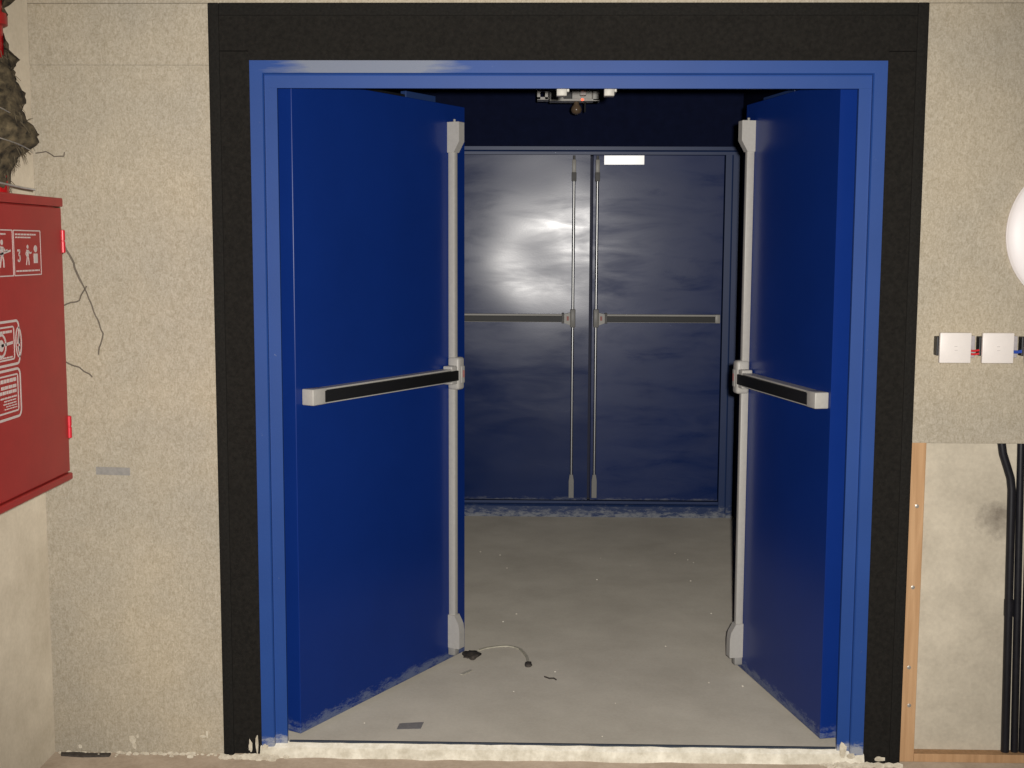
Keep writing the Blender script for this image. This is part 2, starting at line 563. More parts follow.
MB().prism(far_jamb(1.065, -1), (0, 0, 2.0398)).build('jamb', M['far_frame'], t3)
MB().prism(far_jamb(-0.585, 1), (0, 0, 2.0398)).build('jamb', M['far_frame'], t3)
hp = [(-0.028, 2.083), (-0.028, 2.064), (-0.018, 2.060), (-0.014, 2.056), (-0.014, 2.040), (0.09, 2.040), (0.09, 2.083)]
MB().prism([(-0.585, D + y, z) for y, z in hp], (1.65, 0, 0)).build('head', M['far_frame'], t3)
MB().prism([(-0.51, D + y, z) for y, z in ((-0.03, 0.0), (-0.03, 0.062), (-0.022, 0.070), (-0.004, 0.074), (-0.004, 0.088), (0.05, 0.088), (0.05, 0.0))], (1.50, 0, 0)).build('threshold', M['far_frame'], t3)

# ------------------------------------------------------------------ doors
T = 0.055


def dented_leaf(width, z0, z1, dent):
    """leaf whose push face is slightly buckled sheet steel"""
    m = MB()
    bm = m.bm
    nx, nz = 48, 96
    g = []
    for j in range(nz + 1):
        row = []
        for i in range(nx + 1):
            x, z = width * i / nx, z0 + (z1 - z0) * j / nz
            row.append(bm.verts.new((x, -T + dent(x, z), z)))
        g.append(row)
    for j in range(nz):
        for i in range(nx):
            bm.faces.new((g[j][i], g[j][i + 1], g[j + 1][i + 1], g[j + 1][i]))
    rim = [g[0][i] for i in range(nx)] + [g[j][nx] for j in range(nz)] + [g[nz][i] for i in range(nx, 0, -1)] + [g[j][0] for j in range(nz, 0, -1)]
    back = [bm.verts.new((v.co.x, 0, v.co.z)) for v in rim]
    k = len(rim)
    for i in range(k):
        bm.faces.new((rim[i], rim[(i + 1) % k], back[(i + 1) % k], back[i]))
    bm.faces.new(back)
    return m


def door(name, s, pivot, ang, width, z0, z1, mat, label, dent=None):
    d = empty(name, pivot, s * ang)
    struct(d, label, 'door')
    if dent:
        dented_leaf(width, z0, z1, dent).build('leaf', mat, d, smooth=30)
    else:
        MB().box(0, s * width, -T, 0, z0, z1, 0.0015, 1).build('leaf', mat, d)
    for hz in (0.25, 1.05, 1.80):
        MB().tube([(-s * 0.004, 0.006, hz), (-s * 0.004, 0.006, hz + 0.1)], 0.006, 10).build('hinge', mat, d, smooth=40)
    return d


def near_hardware(d, s, x0, capx):
    """x0 = hinge-side flank of the rod cover; capx = start of the push bar; push face is y = -T"""
    F = -T
    w = 0.022

    def side_prism(prof, xa, xb):   # prof: (depth, z)
        return MB().prism([(s * xa, F - dp, z) for dp, z in prof], (s * (xb - xa), 0, 0))

    rod = empty('vertical_latch')
    rod.parent = d
    MB().box(s * (x0 + 0.005), s * (x0 + 0.005 + w), F - 0.027, F, 1.12, 1.885, 0.003).build('rod_cover', M['alu'], rod, smooth=40)
    MB().box(s * (x0 + 0.005), s * (x0 + 0.005 + w), F - 0.027, F, 0.165, 1.04, 0.003).build('rod_cover', M['alu'], rod, smooth=40)
    o = side_prism([(0, 1.862), (0.028, 1.862), (0.030, 1.866), (0.050, 1.900), (0.050, 1.966), (0.048, 1.968), (0, 1.968)], x0, x0 + 0.034).build('top_latch', M['alu'], rod)
    o = side_prism([(0, 0.058), (0.048, 0.058), (0.050, 0.060), (0.050, 0.125), (0.046, 0.150), (0.030, 0.178), (0.028, 0.182), (0, 0.182)], x0, x0 + 0.034).build('bottom_latch', M['alu'], rod)
    MB().tube([(s * (x0 + 0.017), F - 0.02, 1.96), (s * (x0 + 0.017), F - 0.02, 1.978)], 0.005, 10).build('latch_bolt', M['alu_dim'], rod, smooth=40)
    b = MB()
    b.box(s * (x0 + 0.0), s * (x0 + 0.030), F - 0.03, F, 0.030, 0.062, 0.004)
    b.build('floor_bolt', M['alu_dim'], rod, smooth=40)

    bar = empty('push_bar')
    bar.parent = d
    # centre case over the rods
    b = MB()
    b.box(s * (x0 - 0.002), s * (x0 + 0.042), F - 0.048, F, 1.018, 1.136, 0.010, 3)
    b.build('centre_case', M['alu'], bar, smooth=40)
    b = MB()
    b.box(s * (x0 - 0.036), s * (x0 + 0.020), F - 0.0425, F - 0.004, 1.040, 1.106, 0.004, 3)
    b.box(s * (x0 + 0.0165), s * (x0 + 0.040), F - 0.0495, F - 0.006, 1.042, 1.104, 0.003, 3)
    b.build('bar_socket', M['alu'], bar, smooth=40)
    MB().box(s * (x0 + 0.0245), s * (x0 + 0.036), F - 0.0499, F - 0.0485, 1.062, 1.088).build('marking', M['pink'], bar)
    # channel-section rail, open at the front for the pad
    z0, z1 = 1.048, 1.096
    b = MB()
    b.box(s * (capx + 0.055), s * (x0 - 0.035), F - 0.034, F - 0.002, z0 + 0.001, z1 - 0.001)
    b.box(s * (capx + 0.055), s * (x0 - 0.035), F - 0.042, F - 0.03, z1 - 0.006, z1, 0.0015)
    b.box(s * (capx + 0.055), s * (x0 - 0.035), F - 0.042, F - 0.03, z0, z0 + 0.0035, 0.001)
    b.build('bar_rail', M['alu'], bar)
    o = MB().box(s * (capx + 0.056), s * (x0 + 0.0155), F - 0.0465, F - 0.0335, z0 + 0.004, z1 - 0.0065, 0.003).build('push_pad', M['pad'], bar, smooth=40)
    o['label'] = 'black pad'
    MB().box(s * capx, s * (capx + 0.066), F - 0.045, F, z0 - 0.001, z1 + 0.001, 0.0035, 3).build('end_cap', M['alu'], bar, smooth=40)


def closer(d, s, xa, xb, wd):
    """overhead closer on the pull side with its arm along the leaf's top edge"""
    c = empty('door_closer')
    c.parent = d
    MB().box(s * 0.14, s * 0.42, 0.0, 0.055, 1.93, 1.985, 0.006).build('closer_body', M['alu_dim'], c, smooth=40)
    MB().tube([(s * 0.22, 0.028, 1.985), (s * 0.22, 0.028, 2.038)], 0.010, 12).build('spindle', M['steel'], c, smooth=40)
    MB().box(s * 0.2, s * xa, 0.004, 0.022, 2.038, 2.050, 0.002).build('closer_arm', M['pad'], c)
    MB().box(s * xa, s * xb, 0.0, 0.024, 2.049 - wd / 2, 2.049 + wd / 2, 0.002).build('arm_shoe', M['far_frame'], c)


aL, aR = R(60.547), R(77.641)
cornerL, cornerR = Vector((-0.7704, 0.0461, 0)), Vector((0.8502, 0.0581, 0))
pivL = cornerL - T * Vector((math.sin(aL), -math.cos(aL), 0))
pivR = cornerR - T * Vector((-math.sin(aR), -math.cos(aR), 0))
d1 = door('door_1', 1, pivL, aL, 0.944, 0.012, 2.03, M['blue_leaf'], 'open blue steel door leaf on the left of the near doorway with grey push bar')
near_hardware(d1, 1, 0.830, 0.028)
closer(d1, 1, 0.66, 0.84, 0.026)
d2 = door('door_2', -1, pivR, aR, 0.7384, 0.012, 2.03, M['blue_leaf'], 'open blue steel door leaf on the right of the near doorway, seen nearly edge-on')
near_hardware(d2, -1, 0.650, 0.013)
closer(d2, -1, 0.46, 0.725, 0.013)


def far_hardware(d, s, xr, xend):
    """xr = rod axis from the hinge, xend = bar's hinge-side end"""
    F = -T
    rod = empty('vertical_latch')
    rod.parent = d
    MB().tube([(s * xr, F - 0.018, 1.16), (s * xr, F - 0.018, 1.91)], 0.0085, 12).build('rod', M['steel'], rod, smooth=40)
    MB().tube([(s * xr, F - 0.018, 0.22), (s * xr, F - 0.018, 1.10)], 0.0085, 12).build('rod', M['steel'], rod, smooth=40)
    MB().box(s * (xr - 0.011), s * (xr + 0.011), F - 0.032, F, 1.94, 2.012, 0.003).build('top_latch', M['alu'], rod, smooth=40)
    MB().box(s * (xr - 0.0135), s * (xr + 0.0135), F - 0.034, F, 1.893, 1.942, 0.003).build('latch_collar', M['collar'], rod, smooth=40)
    MB().tube([(s * xr, F - 0.016, 2.01), (s * xr, F - 0.016, 2.034)], 0.007, 10).build('latch_bolt', M['collar'], rod, smooth=40)
    b = MB()
    b.prism([(s * (xr + a), F, z) for a, z in ((-0.014, 0.112), (0.014, 0.112), (0.014, 0.21), (0.009, 0.245), (-0.009, 0.245), (-0.014, 0.21))], (0, -0.03, 0))
    b.build('bottom_latch', M['alu_dim'], rod)
    bar = empty('push_bar')
    bar.parent = d
    MB().box(s * (xr - 0.015), s * (xr + 0.015), F - 0.045, F, 1.083, 1.185, 0.005).build('centre_case', M['alu_dim'], bar, smooth=40)
    b = MB()
    z0, z1 = 1.112, 1.158
    b.prism([(s * (xr - 0.015), F - 0.003, z) for z in (1.095, 1.165)] + [(s * (xr - 0.048), F - 0.003, z) for z in (1.158, 1.108)], (0, -0.042, 0))
    b.build('bar_socket', M['alu'], bar)
    MB().box(s * (xr - 0.034), s * (xr - 0.022), F - 0.0475, F - 0.044, 1.122, 1.146).build('marking', M['pink'], bar)
    MB().box(s * (xr - 0.062), s * (xr - 0.048), F - 0.050, F - 0.002, 1.106, 1.164, 0.002).build('bar_collar', M['collar'], bar)
    b = MB()
    b.box(s * xend, s * (xr - 0.048), F - 0.04, F - 0.002, z0, z1 - 0.001)
    b.box(s * xend, s * (xr - 0.048), F - 0.048, F - 0.03, z1 - 0.009, z1, 0.002)
    b.build('bar_rail', M['alu'], bar)
    MB().box(s * (xend + 0.02), s * (xr - 0.05), F - 0.047, F - 0.035, z0 + 0.002, z1 - 0.011, 0.002).build('push_pad', M['pad'], bar)
    MB().box(s * xend, s * (xend + 0.028), F - 0.049, F, z0 - 0.002, z1 + 0.001, 0.003).build('end_cap', M['alu'], bar, smooth=40)


def buckle(x, z):
    wx = x - 0.509                                     # back to the lobby's x
    e = max(0.0, wx - 0.115)
    k = 1 / (1 + math.exp(-(z - 1.36) / 0.05)) * 1 / (1 + math.exp((z - 1.90) / 0.06))
    g = -0.5 * 0.30 * min(e, 0.09) ** 2 * k - (0.027 * max(0.0, e - 0.09)) * k
    g += 0.0045 * math.exp(-((wx + 0.08) ** 2) / (2 * 0.13 ** 2) - ((z - 1.42) ** 2) / (2 * 0.11 ** 2))
    g += 0.0012 * noise.noise(Vector((wx * 3.2, 0.3, z * 3.6)))
    return g


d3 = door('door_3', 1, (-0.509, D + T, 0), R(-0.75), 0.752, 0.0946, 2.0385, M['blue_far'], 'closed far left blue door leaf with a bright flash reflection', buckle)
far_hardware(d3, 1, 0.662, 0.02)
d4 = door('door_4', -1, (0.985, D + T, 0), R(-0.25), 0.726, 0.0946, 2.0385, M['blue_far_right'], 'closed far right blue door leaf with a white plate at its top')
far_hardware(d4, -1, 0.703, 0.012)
MB().box(-0.765, -0.70, 0.004, 0.016, 0.0946, 2.036, 0.001, 1).build('astragal', M['seam'], d4)
sg = MB().box(-0.111, 0.111, -0.003, 0.0, -0.0255, 0.0255, 0.001, 1).build('name_plate', M['sign'], d4, (-0.556, -T - 0.012, 2.0105))
sg.rotation_euler = (R(3.9), 0, R(-3.4))
sg['label'] = 'blank glossy white plate, one side lifting off the leaf'

# ------------------------------------------------------------------ fire hose cabinet
cab = empty('fire_hose_cabinet', (XL, -0.77, 0.90))
tag(cab, 'red metal fire hose cabinet with white pictograms, mounted on the left side wall', 'cabinet')
FX = 0.23                      # door face, measured from the wall
HW, HH = 0.38, 0.755           # half width along the wall, height
b = MB()
b.box(0, FX - 0.022, -HW, HW, 0.0, HH, 0.003, 1)
b.build('cabinet_body', M['red'], cab)
b = MB()
b.box(FX - 0.020, FX, -HW + 0.004, HW - 0.004, 0.022, HH - 0.026, 0.003, 2)
door_o = b.build('cabinet_door', M['red'], cab)
b = MB()
b.box(FX - 0.022, FX + 0.004, -HW, HW, HH - 0.023, HH, 0.003, 2)
b.build('top_rim', M['red'], cab)
b = MB()
b.box(FX - 0.022, FX + 0.006, -HW, HW, 0.0, 0.019, 0.004, 2)
b.build('bottom_rim', M['red'], cab)
for hz in (0.61, 0.112):
    MB().lathe([(0.003, 0), (0.0065, 0.002), (0.0065, 0.030), (0.005, 0.031), (0.005, 0.034), (0.0065, 0.035), (0.0065, 0.060), (0.003, 0.062)], (FX + 0.001, HW - 0.003, hz), 'Z', 14).build('hinge', M['red_bright'], cab, smooth=40)

# white prints on the door: drawn in (y, z), thin raised film
PX = FX + 0.0004


class Print(MB):
    def poly(self, pts):
        return self.prism([(PX, y, z) for y, z in pts], (0.0005, 0, 0))

    def seg(self, a, c, w):
        a, c = Vector(a), Vector(c)
        t = (c - a)
        if t.length < 1e-6:
            return self
        t.normalize()
        nn = Vector((-t.y, t.x)) * w / 2
        return self.poly([tuple(a + nn), tuple(c + nn), tuple(c - nn), tuple(a - nn)])

    def line(self, pts, w):
        for a, c in zip(pts, pts[1:]):
            self.seg(a, c, w)
        return self

    def disc(self, c, ry, rz, k=14):
        return self.poly([(c[0] + ry * math.cos(2 * math.pi * i / k), c[1] + rz * math.sin(2 * math.pi * i / k)) for i in range(k)])

    def rrect(self, y0, y1, z0, z1, r, w):
        o, i_ = [], []
        for (cy, cz, a0) in ((y1 - r, z1 - r, 0), (y0 + r, z1 - r, 90), (y0 + r, z0 + r, 180), (y1 - r, z0 + r, 270)):
            for k in range(5):
                a = R(a0 + 22.5 * k)
                o.append((cy + r * math.cos(a), cz + r * math.sin(a)))
                ri = max(r - w, 0.0002)
                i_.append((cy + ri * math.cos(a), cz + ri * math.sin(a)))
        m = len(o)
        for k in range(m):
            q = (k + 1) % m
            self.poly([o[k], o[q], i_[q], i_[k]])
        return self

    def words(self, y0, y1, z, h, rng):
        y = y0
        while y < y1 - 0.004:
            ww = rng.uniform(0.008, 0.020)
            e = min(y + ww, y1)
            self.poly([(y, z), (e, z), (e, z + h), (y, z + h)])
            y = e + 0.004
        return self


def three(p, y, z, h):
    w = h * 0.55
    p.line([(y, z + h), (y + w, z + h), (y + w * 0.45, z + h * 0.58), (y + w * 0.85, z + h * 0.5), (y + w, z + h * 0.3), (y + w * 0.8, z + h * 0.06), (y + w * 0.4, z), (y, z + h * 0.1)], 0.005)


def man(p, y, z, h, flip=1):
    p.disc((y, z + h * 0.9), h * 0.10, h * 0.10)
    p.poly([(y - flip * h * 0.13, z + h * 0.76), (y + flip * h * 0.13, z + h * 0.74), (y + flip * h * 0.10, z + h * 0.40), (y - flip * h * 0.10, z + h * 0.40)])
    p.line([(y + flip * h * 0.10, z + h * 0.70), (y + flip * h * 0.28, z + h * 0.58), (y + flip * h * 0.46, z + h * 0.62)], h * 0.075)
    p.line([(y - flip * h * 0.10, z + h * 0.70), (y - flip * h * 0.24, z + h * 0.54), (y - flip * h * 0.12, z + h * 0.44)], h * 0.075)
    p.line([(y + flip * h * 0.05, z + h * 0.42), (y + flip * h * 0.12, z + h * 0.2), (y + flip * h * 0.12, z)], h * 0.085)
    p.line([(y - flip * h * 0.05, z + h * 0.42), (y - flip * h * 0.14, z + h * 0.2), (y - flip * h * 0.20, z)], h * 0.085)


Y0 = 0.77     # world y + 0.77 = local y
rng = random.Random(3)
pz0, pz1 = 0.556, 0.668
# panel with the numeral three
p = Print()
ya, yb = -0.704 + Y0, -0.540 + Y0
p.rrect(ya, yb, pz0, pz1, 0.003, 0.0035)
p.words(ya + 0.012, yb - 0.03, pz1 - 0.013, 0.004, rng)
p.words(ya + 0.012, yb - 0.055, pz1 - 0.020, 0.0035, rng)
three(p, ya + 0.022, pz0 + 0.036, 0.026)
man(p, ya + 0.082, pz0 + 0.026, 0.050, 1)
p.poly([(ya + 0.118, pz0 + 0.030), (ya + 0.142, pz0 + 0.030), (ya + 0.142, pz0 + 0.054), (ya + 0.118, pz0 + 0.054)])
p.disc((ya + 0.130, pz0 + 0.066), 0.010, 0.009)
p.words(ya + 0.012, yb - 0.012, pz0 + 0.010, 0.004, rng)
o = p.build('instruction_print', M['decal'], cab)
o['label'] = 'white pictogram panel with the numeral 3'
# the panel before it
p = Print()
ya, yb = -0.868 + Y0, -0.708 + Y0
p.rrect(ya, yb, pz0, pz1, 0.003, 0.0035)
p.words(ya + 0.012, yb - 0.04, pz1 - 0.013, 0.004, rng)
man(p, yb - 0.062, pz0 + 0.022, 0.066, 1)
p.seg((yb - 0.095, pz0 + 0.050), (yb - 0.014, pz0 + 0.062), 0.005)
p.words(ya + 0.012, yb - 0.08, pz0 + 0.010, 0.004, rng)
o = p.build('instruction_print', M['decal'], cab)
o['label'] = 'white pictogram panel of a reaching figure'
# big emblem lower on the door
p = Print()
ya, yb = -1.02 + Y0, -0.690 + Y0
p.rrect(ya, yb, 0.342, 0.452, 0.018, 0.006)
p.rrect(ya + 0.016, yb - 0.030, 0.356, 0.438, 0.010, 0.004)
p.rrect(ya, yb - 0.002, 0.214, 0.336, 0.020, 0.006)
p.rrect(ya + 0.016, yb - 0.018, 0.230, 0.322, 0.008, 0.004)
# oval badge with arrows at the right of the upper box
p.line([(yb - 0.006 + 0.016 * math.cos(a * math.pi / 8), 0.396 + 0.036 * math.sin(a * math.pi / 8)) for a in range(17)], 0.0045)
p.poly([(yb - 0.015, 0.392), (yb + 0.003, 0.392), (yb - 0.006, 0.420)])
p.poly([(yb - 0.014, 0.386), (yb + 0.002, 0.386), (yb - 0.006, 0.368)])
# hose reel symbol
hc = (yb - 0.105, 0.394)
p.disc(hc, 0.014, 0.014)
p.line([(hc[0] + 0.026 * math.cos(a * math.pi / 8), hc[1] + 0.026 * math.sin(a * math.pi / 8)) for a in range(17)], 0.006)
p.seg((hc[0], hc[1]), (yb - 0.040, 0.398), 0.007)
p.words(yb - 0.13, yb - 0.044, 0.422, 0.006, rng)
p.words(yb - 0.14, yb - 0.044, 0.362, 0.0035, rng)
for zz, hh, w in ((0.304, 0.009, 0.10), (0.289, 0.008, 0.085), (0.277, 0.008, 0.10), (0.266, 0.004, 0.09), (0.259, 0.003, 0.07), (0.252, 0.003, 0.075), (0.246, 0.0025, 0.06), (0.240, 0.0025, 0.07)):
    p.words(yb - 0.030 - w, yb - 0.030, zz, hh, rng)
o = p.build('emblem_print', M['decal'], cab)
o['label'] = 'white rounded emblem of two framed boxes'

# ------------------------------------------------------------------ red pipe wrapped in matted fibre, above the cabinet
PC = Vector((-1.476, -0.43))
pipe = empty('riser_pipe', (PC.x, PC.y, 1.655))
tag(pipe, 'red riser pipe coming down onto the red cabinet, half hidden by brown fibre', 'pipe')
MB().tube([(0.012, 0, 0), (0.012, 0, 1.195)], 0.040, 20).build('pipe', M['red_pipe'], pipe, smooth=40)
MB().lathe([(0.040, 0), (0.052, 0.002), (0.052, 0.03), (0.040, 0.032)], (0.012, 0, 0.44), 'Z', 20).build('coupling', M['red_pipe'], pipe, smooth=40)
lag = empty('pipe_lagging', (PC.x, PC.y, 1.676))
tag(lag, 'ragged brown fibre wrapping bundled round the red pipe above the cabinet', 'pipe wrapping')


def ragged(prof, n=44, seed=0.0, amp=0.22, off=(0, 0), a0=-180, a1=180):
    """shaggy sleeve: prof of (z, inner radius, outer radius), angles in plan"""
    bm = bmesh.new()
    full = (a1 - a0) >= 360
    cnt = n if full else n + 1
    rings = []
    zs = []
    for (za, ra), (zb, rb) in zip(prof, prof[1:]):
        k = max(1, int((zb - za) / 0.008))
        for i in range(k):
            t = i / k
            zs.append((za + (zb - za) * t, ra + (rb - ra) * t))
    zs.append(prof[-1])
    for z, r in zs:
        ring = []
        for k in range(cnt):
            a = R(a0 + (a1 - a0) * k / n)
            v = Vector((math.cos(a) * 3.0, math.sin(a) * 3.0, z * 28 + seed))
            rr = r * (1 + amp * noise.noise(v) + 0.5 * amp * noise.noise(v * 3.3))
            ring.append(bm.verts.new((max(off[0] + rr * math.cos(a), XL - PC.x + 0.004), off[1] + rr * math.sin(a), z + 0.012 * noise.noise(v * 0.8 + Vector((5, 5, 0))))))
        rings.append(ring)
    for i in range(len(rings) - 1):
        for k in range(cnt if full else cnt - 1):
            bm.faces.new((rings[i][k], rings[i][(k + 1) % cnt], rings[i + 1][(k + 1) % cnt], rings[i + 1][k]))
    if full:
        bm.faces.new(list(reversed(rings[0])))
        bm.faces.new(rings[-1])
    m = MB()
    m.bm.free()
    m.bm = bm
    return m


ragged([(0.0, 0.048), (0.02, 0.052), (0.05, 0.056), (0.08, 0.074), (0.105, 0.096), (0.118, 0.112), (0.15, 0.120), (0.163, 0.108), (0.18, 0.094), (0.26, 0.085), (0.31, 0.07), (0.34, 0.05)], seed=1.0, amp=0.20).build('fibre_bundle', M['lagging'], lag, smooth=0)
# upper sleeve hangs on the room side only, the red pipe shows through
ragged([(0.30, 0.070), (0.335, 0.078), (0.37, 0.060), (0.40, 0.056)], seed=4.0, amp=0.25, a0=4, a1=130).build('fibre_flap', M['lagging'], lag, smooth=0)
ragged([(0.43, 0.048), (0.446, 0.062), (0.46, 0.05)], seed=7.0, amp=0.35, a0=4, a1=130).build('fibre_flap', M['lagging'], lag, smooth=0)
ragged([(0.465, 0.050), (0.50, 0.088), (0.56, 0.10), (0.60, 0.10)], seed=9.0, amp=0.3, a0=6, a1=150).build('fibre_flap', M['lagging'], lag, smooth=0)
b = MB()
rf = random.Random(11)
for i in range(260):
    z = rf.uniform(0.0, 0.36)
    a = R(rf.uniform(-110, 100))
    r = 0.075 + 0.03 * math.exp(-((z - 0.15) / 0.06) ** 2) - 0.028 * max(0, min(1, (0.10 - z) / 0.05)) - 0.02 * max(0, (z - 0.25) / 0.1)
    q = Vector((r * math.cos(a), r * math.sin(a), z))
    dirv = Vector((math.cos(a) * rf.uniform(0.0, 0.6), math.sin(a) * rf.uniform(0, 0.6) + rf.uniform(-0.6, 0.6), rf.uniform(-1.2, 0.4)))
    L = rf.uniform(0.015, 0.04)
    pts = [q, q + dirv * L * 0.5, q + dirv * L + Vector((0, rf.uniform(-0.006, 0.006), -0.004))]
    b.tube(pts, [0.0013, 0.001, 0.0005], 4)
o = b.build('frayed_fibres', M['fibre'], lag)
o['kind'] = 'stuff'
b = MB()
b.tube([(0.085 * math.cos(R(t)), 0.085 * math.sin(R(t)) - 0.02, 0.235 - 0.0005 * (t + 100)) for t in range(-100, 0, 12)], 0.0016, 6)
b.tube([(0.118 * math.cos(R(t)), 0.118 * math.sin(R(t)) - 0.01, 0.150 - 0.0005 * (t + 100)) for t in range(-110, 20, 12)], 0.0016, 6)
b.tube([(0.03, -0.06, 0.02), (0.06, -0.03, 0.012), (0.09, 0.0, 0.004), (0.115, 0.02, 0.0)], 0.003, 6)
b.build('binding_wire', M['bright_wire'], lag, smooth=40)


# ------------------------------------------------------------------ stray wires on the front wall beside the cabinet
def wiggle(pts, seed, amp=0.006, n=6):
    out = []
    P = [Vector((x, -0.006, z)) for x, z in pts]
    for i in range(len(P) - 1):
        for k in range(n):
            v = P[i].lerp(P[i + 1], k / n)
            v.x += amp * noise.noise(Vector((v.z * 35, seed, v.x * 30)))
            v.z += amp * noise.noise(Vector((v.x * 35, seed + 5, v.z * 30)))
            out.append(v)
    out.append(P[-1])
    return out


b = MB()
b.tube(wiggle([(-1.462, 1.575), (-1.425, 1.490), (-1.394, 1.413), (-1.362, 1.335), (-1.336, 1.268), (-1.352, 1.205)], 1), [0.0032] * 12 + [0.0022] * 19, 6)
b.tube(wiggle([(-1.455, 1.350), (-1.405, 1.368), (-1.381, 1.410)], 2), 0.0022, 6)
tag(b.build('stray_wire', M['wire'], smooth=40), 'dark branching wire on the board wall beside the upper half of the red cabinet', 'wire')
b = MB()
b.tube(wiggle([(-1.50, 1.225), (-1.455, 1.185), (-1.41, 1.163), (-1.373, 1.137)], 3), 0.0022, 6)
tag(b.build('stray_wire', M['wire'], smooth=40), 'short dark wire sloping down the board wall beside the middle of the red cabinet', 'wire')
b = MB()
b.tube(wiggle([(-1.518, 1.800), (-1.49, 1.806), (-1.465, 1.789), (-1.437, 1.792), (-1.433, 1.803)], 4, 0.003), 0.0018, 6)
tag(b.build('stray_wire', M['wire'], smooth=40), 'thin curled wire on the board wall next to the brown pipe wrapping', 'wire')
# grey worn tape on the wall
b = MB()
b.box(-1.373, -1.269, -0.0012, 0.0002, 0.836, 0.860)
for v in b.bm.verts:
    v.co.z += 0.004 * math.sin(v.co.x * 77)
tag(b.build('tape_strip', M['tape']), 'small grey strip of tape stuck low on the left board wall', 'tape')

# ------------------------------------------------------------------ right: dome, wiring boxes, recess with battens and cables
dome = empty('wall_dome', (1.551, 0, 1.576))
tag(dome, 'round white domed fitting on the right board wall, cut by the photo edge', 'wall fitting')
MB().lathe([(0.214, 0.0), (0.224, -0.004), (0.224, -0.010), (0.222, -0.012)], (0, 0, 0), 'Y', 64).build('dome_base', M['dome'], dome, smooth=40)
MB().lathe([(0.2225, -0.0118)] + [(0.222 * math.cos(R(a)), -0.012 - 0.040 * math.sin(R(a))) for a in range(2, 88, 4)], (0, 0, 0), 'Y', 64).build('dome_cover', M['dome'], dome, smooth=60)


def wiring_box(xc, zc):
    w = empty('wiring_box', (xc, 0, zc))
    MB().box(-0.050, 0.030, -0.030, 0.0, -0.024, 0.032, 0.002).build('back_box', M['black_plastic'], w)
    MB().box(-0.0455, 0.0455, -0.046, -0.033, -0.0445, 0.0445, 0.003, 2).build('cover_plate', M['white'], w, smooth=40)
    MB().box(-0.016, 0.016, -0.035, -0.028, -0.018, 0.018).build('plate_clip', M['black_plastic'], w)
    c = MB().box(0.030, 0.0645, -0.022, 0.0, -0.030, 0.034, 0.002).build('spacer', M['lilac'], w)
    b = MB()
    b.box(-0.004, 0.005, -0.0464, -0.0458, 0.003, 0.0055).box(-0.003, 0.006, -0.0464, -0.0458, -0.008, -0.006)
    b.build('embossed_mark', M['emboss'], w)
    return w


def box_wires(w, mats):
    for k, (zz, mm) in enumerate(mats):
        MB().tube([(0.028, -0.030, zz), (0.045, -0.032, zz + 0.002), (0.060, -0.031, zz + 0.001), (0.074, -0.028, zz + 0.003)], 0.0032, 8).build('wire', M[mm], w, smooth=40)


w1 = wiring_box(1.183, 1.2435)
w2 = copy_tree(w1)
w2.location = (1.3065, 0, 1.2435)
w3 = copy_tree(w1)
w3.location = (1.4300, 0, 1.2435)
box_wires(w1, [(-0.0105, 'wire_red'), (-0.0205, 'wire_red')])
box_wires(w2, [(-0.0115, 'wire_blue'), (-0.0150, 'wire_blue')])
GB = 'white covered wiring boxes in a row on the right board wall'
tag(w1, 'white square wiring box nearest the black surround, two red wires at its right', 'wiring box', GB)
tag(w2, 'middle white square wiring box with a blue wire at its right', 'wiring box', GB)
tag(w3, 'white square wiring box cut off by the right photo edge', 'wiring box', GB)

bt = empty('timber_batten', (1.104, 0.03, FZ))
tag(bt, 'upright raw orange timber batten beside the black surround, below the board', 'batten')
MB().box(-0.024, 0.024, -0.020, 0.020, 0.0, 0.998, 0.002).build('batten', M['wood'], bt)
for z in (0.18, 0.30, 0.55, 0.80):
    MB().lathe([(0.006, 0.0), (0.006, -0.002), (0.003, -0.003)], (0.004 * math.sin(z * 40), -0.0195, z), 'Y', 12).build('screw', M['screw'], bt, smooth=40)
bt2 = MB().box(1.1285, 1.60, 0.010, 0.05, FZ, -0.012, 0.002).build('timber_batten', M['wood'])
tag(bt2, 'low horizontal raw timber batten along the floor under the black cables', 'batten')

c1 = empty('black_cable', (1.374, 0.034, 0.97))
tag(c1, 'thick black cable with a kink below the board, nearer the timber batten', 'cable', 'black cables below the board')
b = MB()
P = [(-0.016, 0, 0.03), (-0.016, 0, -0.015), (-0.010, 0, -0.05), (0.004, 0, -0.09), (0.016, 0, -0.125), (0.021, 0, -0.16)] + [(0.021 + 0.018 * t / 10, -0.001, -0.16 - 0.82 * t / 10) for t in range(1, 11)]
b.tube(P, 0.0125, 14)
b.build('cable_sheath', M['cable'], c1, smooth=40)
MB().tube([(0.0295, -0.0005, -0.50), (0.0305, -0.0005, -0.55)], 0.0148, 14).build('cable_joint', M['cable'], c1, smooth=40)
c2 = empty('black_cable', (1.416, 0.034, 0.97))
tag(c2, 'straight black cable at the right photo edge below the board', 'cable', 'black cables below the board')
b = MB()
b.tube([(0.0, 0, 0.03)] + [(0.026 * t / 10, 0, -0.98 * t / 10) for t in range(0, 11)], 0.011, 14)
b.build('cable_sheath', M['cable'], c2, smooth=40)
c3 = empty('black_cable', (1.446, 0.034, 0.97))
tag(c3, 'outermost black cable, mostly outside the photo', 'cable', 'black cables below the board')
b = MB()
b.tube([(0.0, 0, 0.03)] + [(0.020 * t / 10, 0, -0.98 * t / 10) for t in range(0, 11)], 0.011, 14)
b.build('cable_sheath', M['cable'], c3, smooth=40)

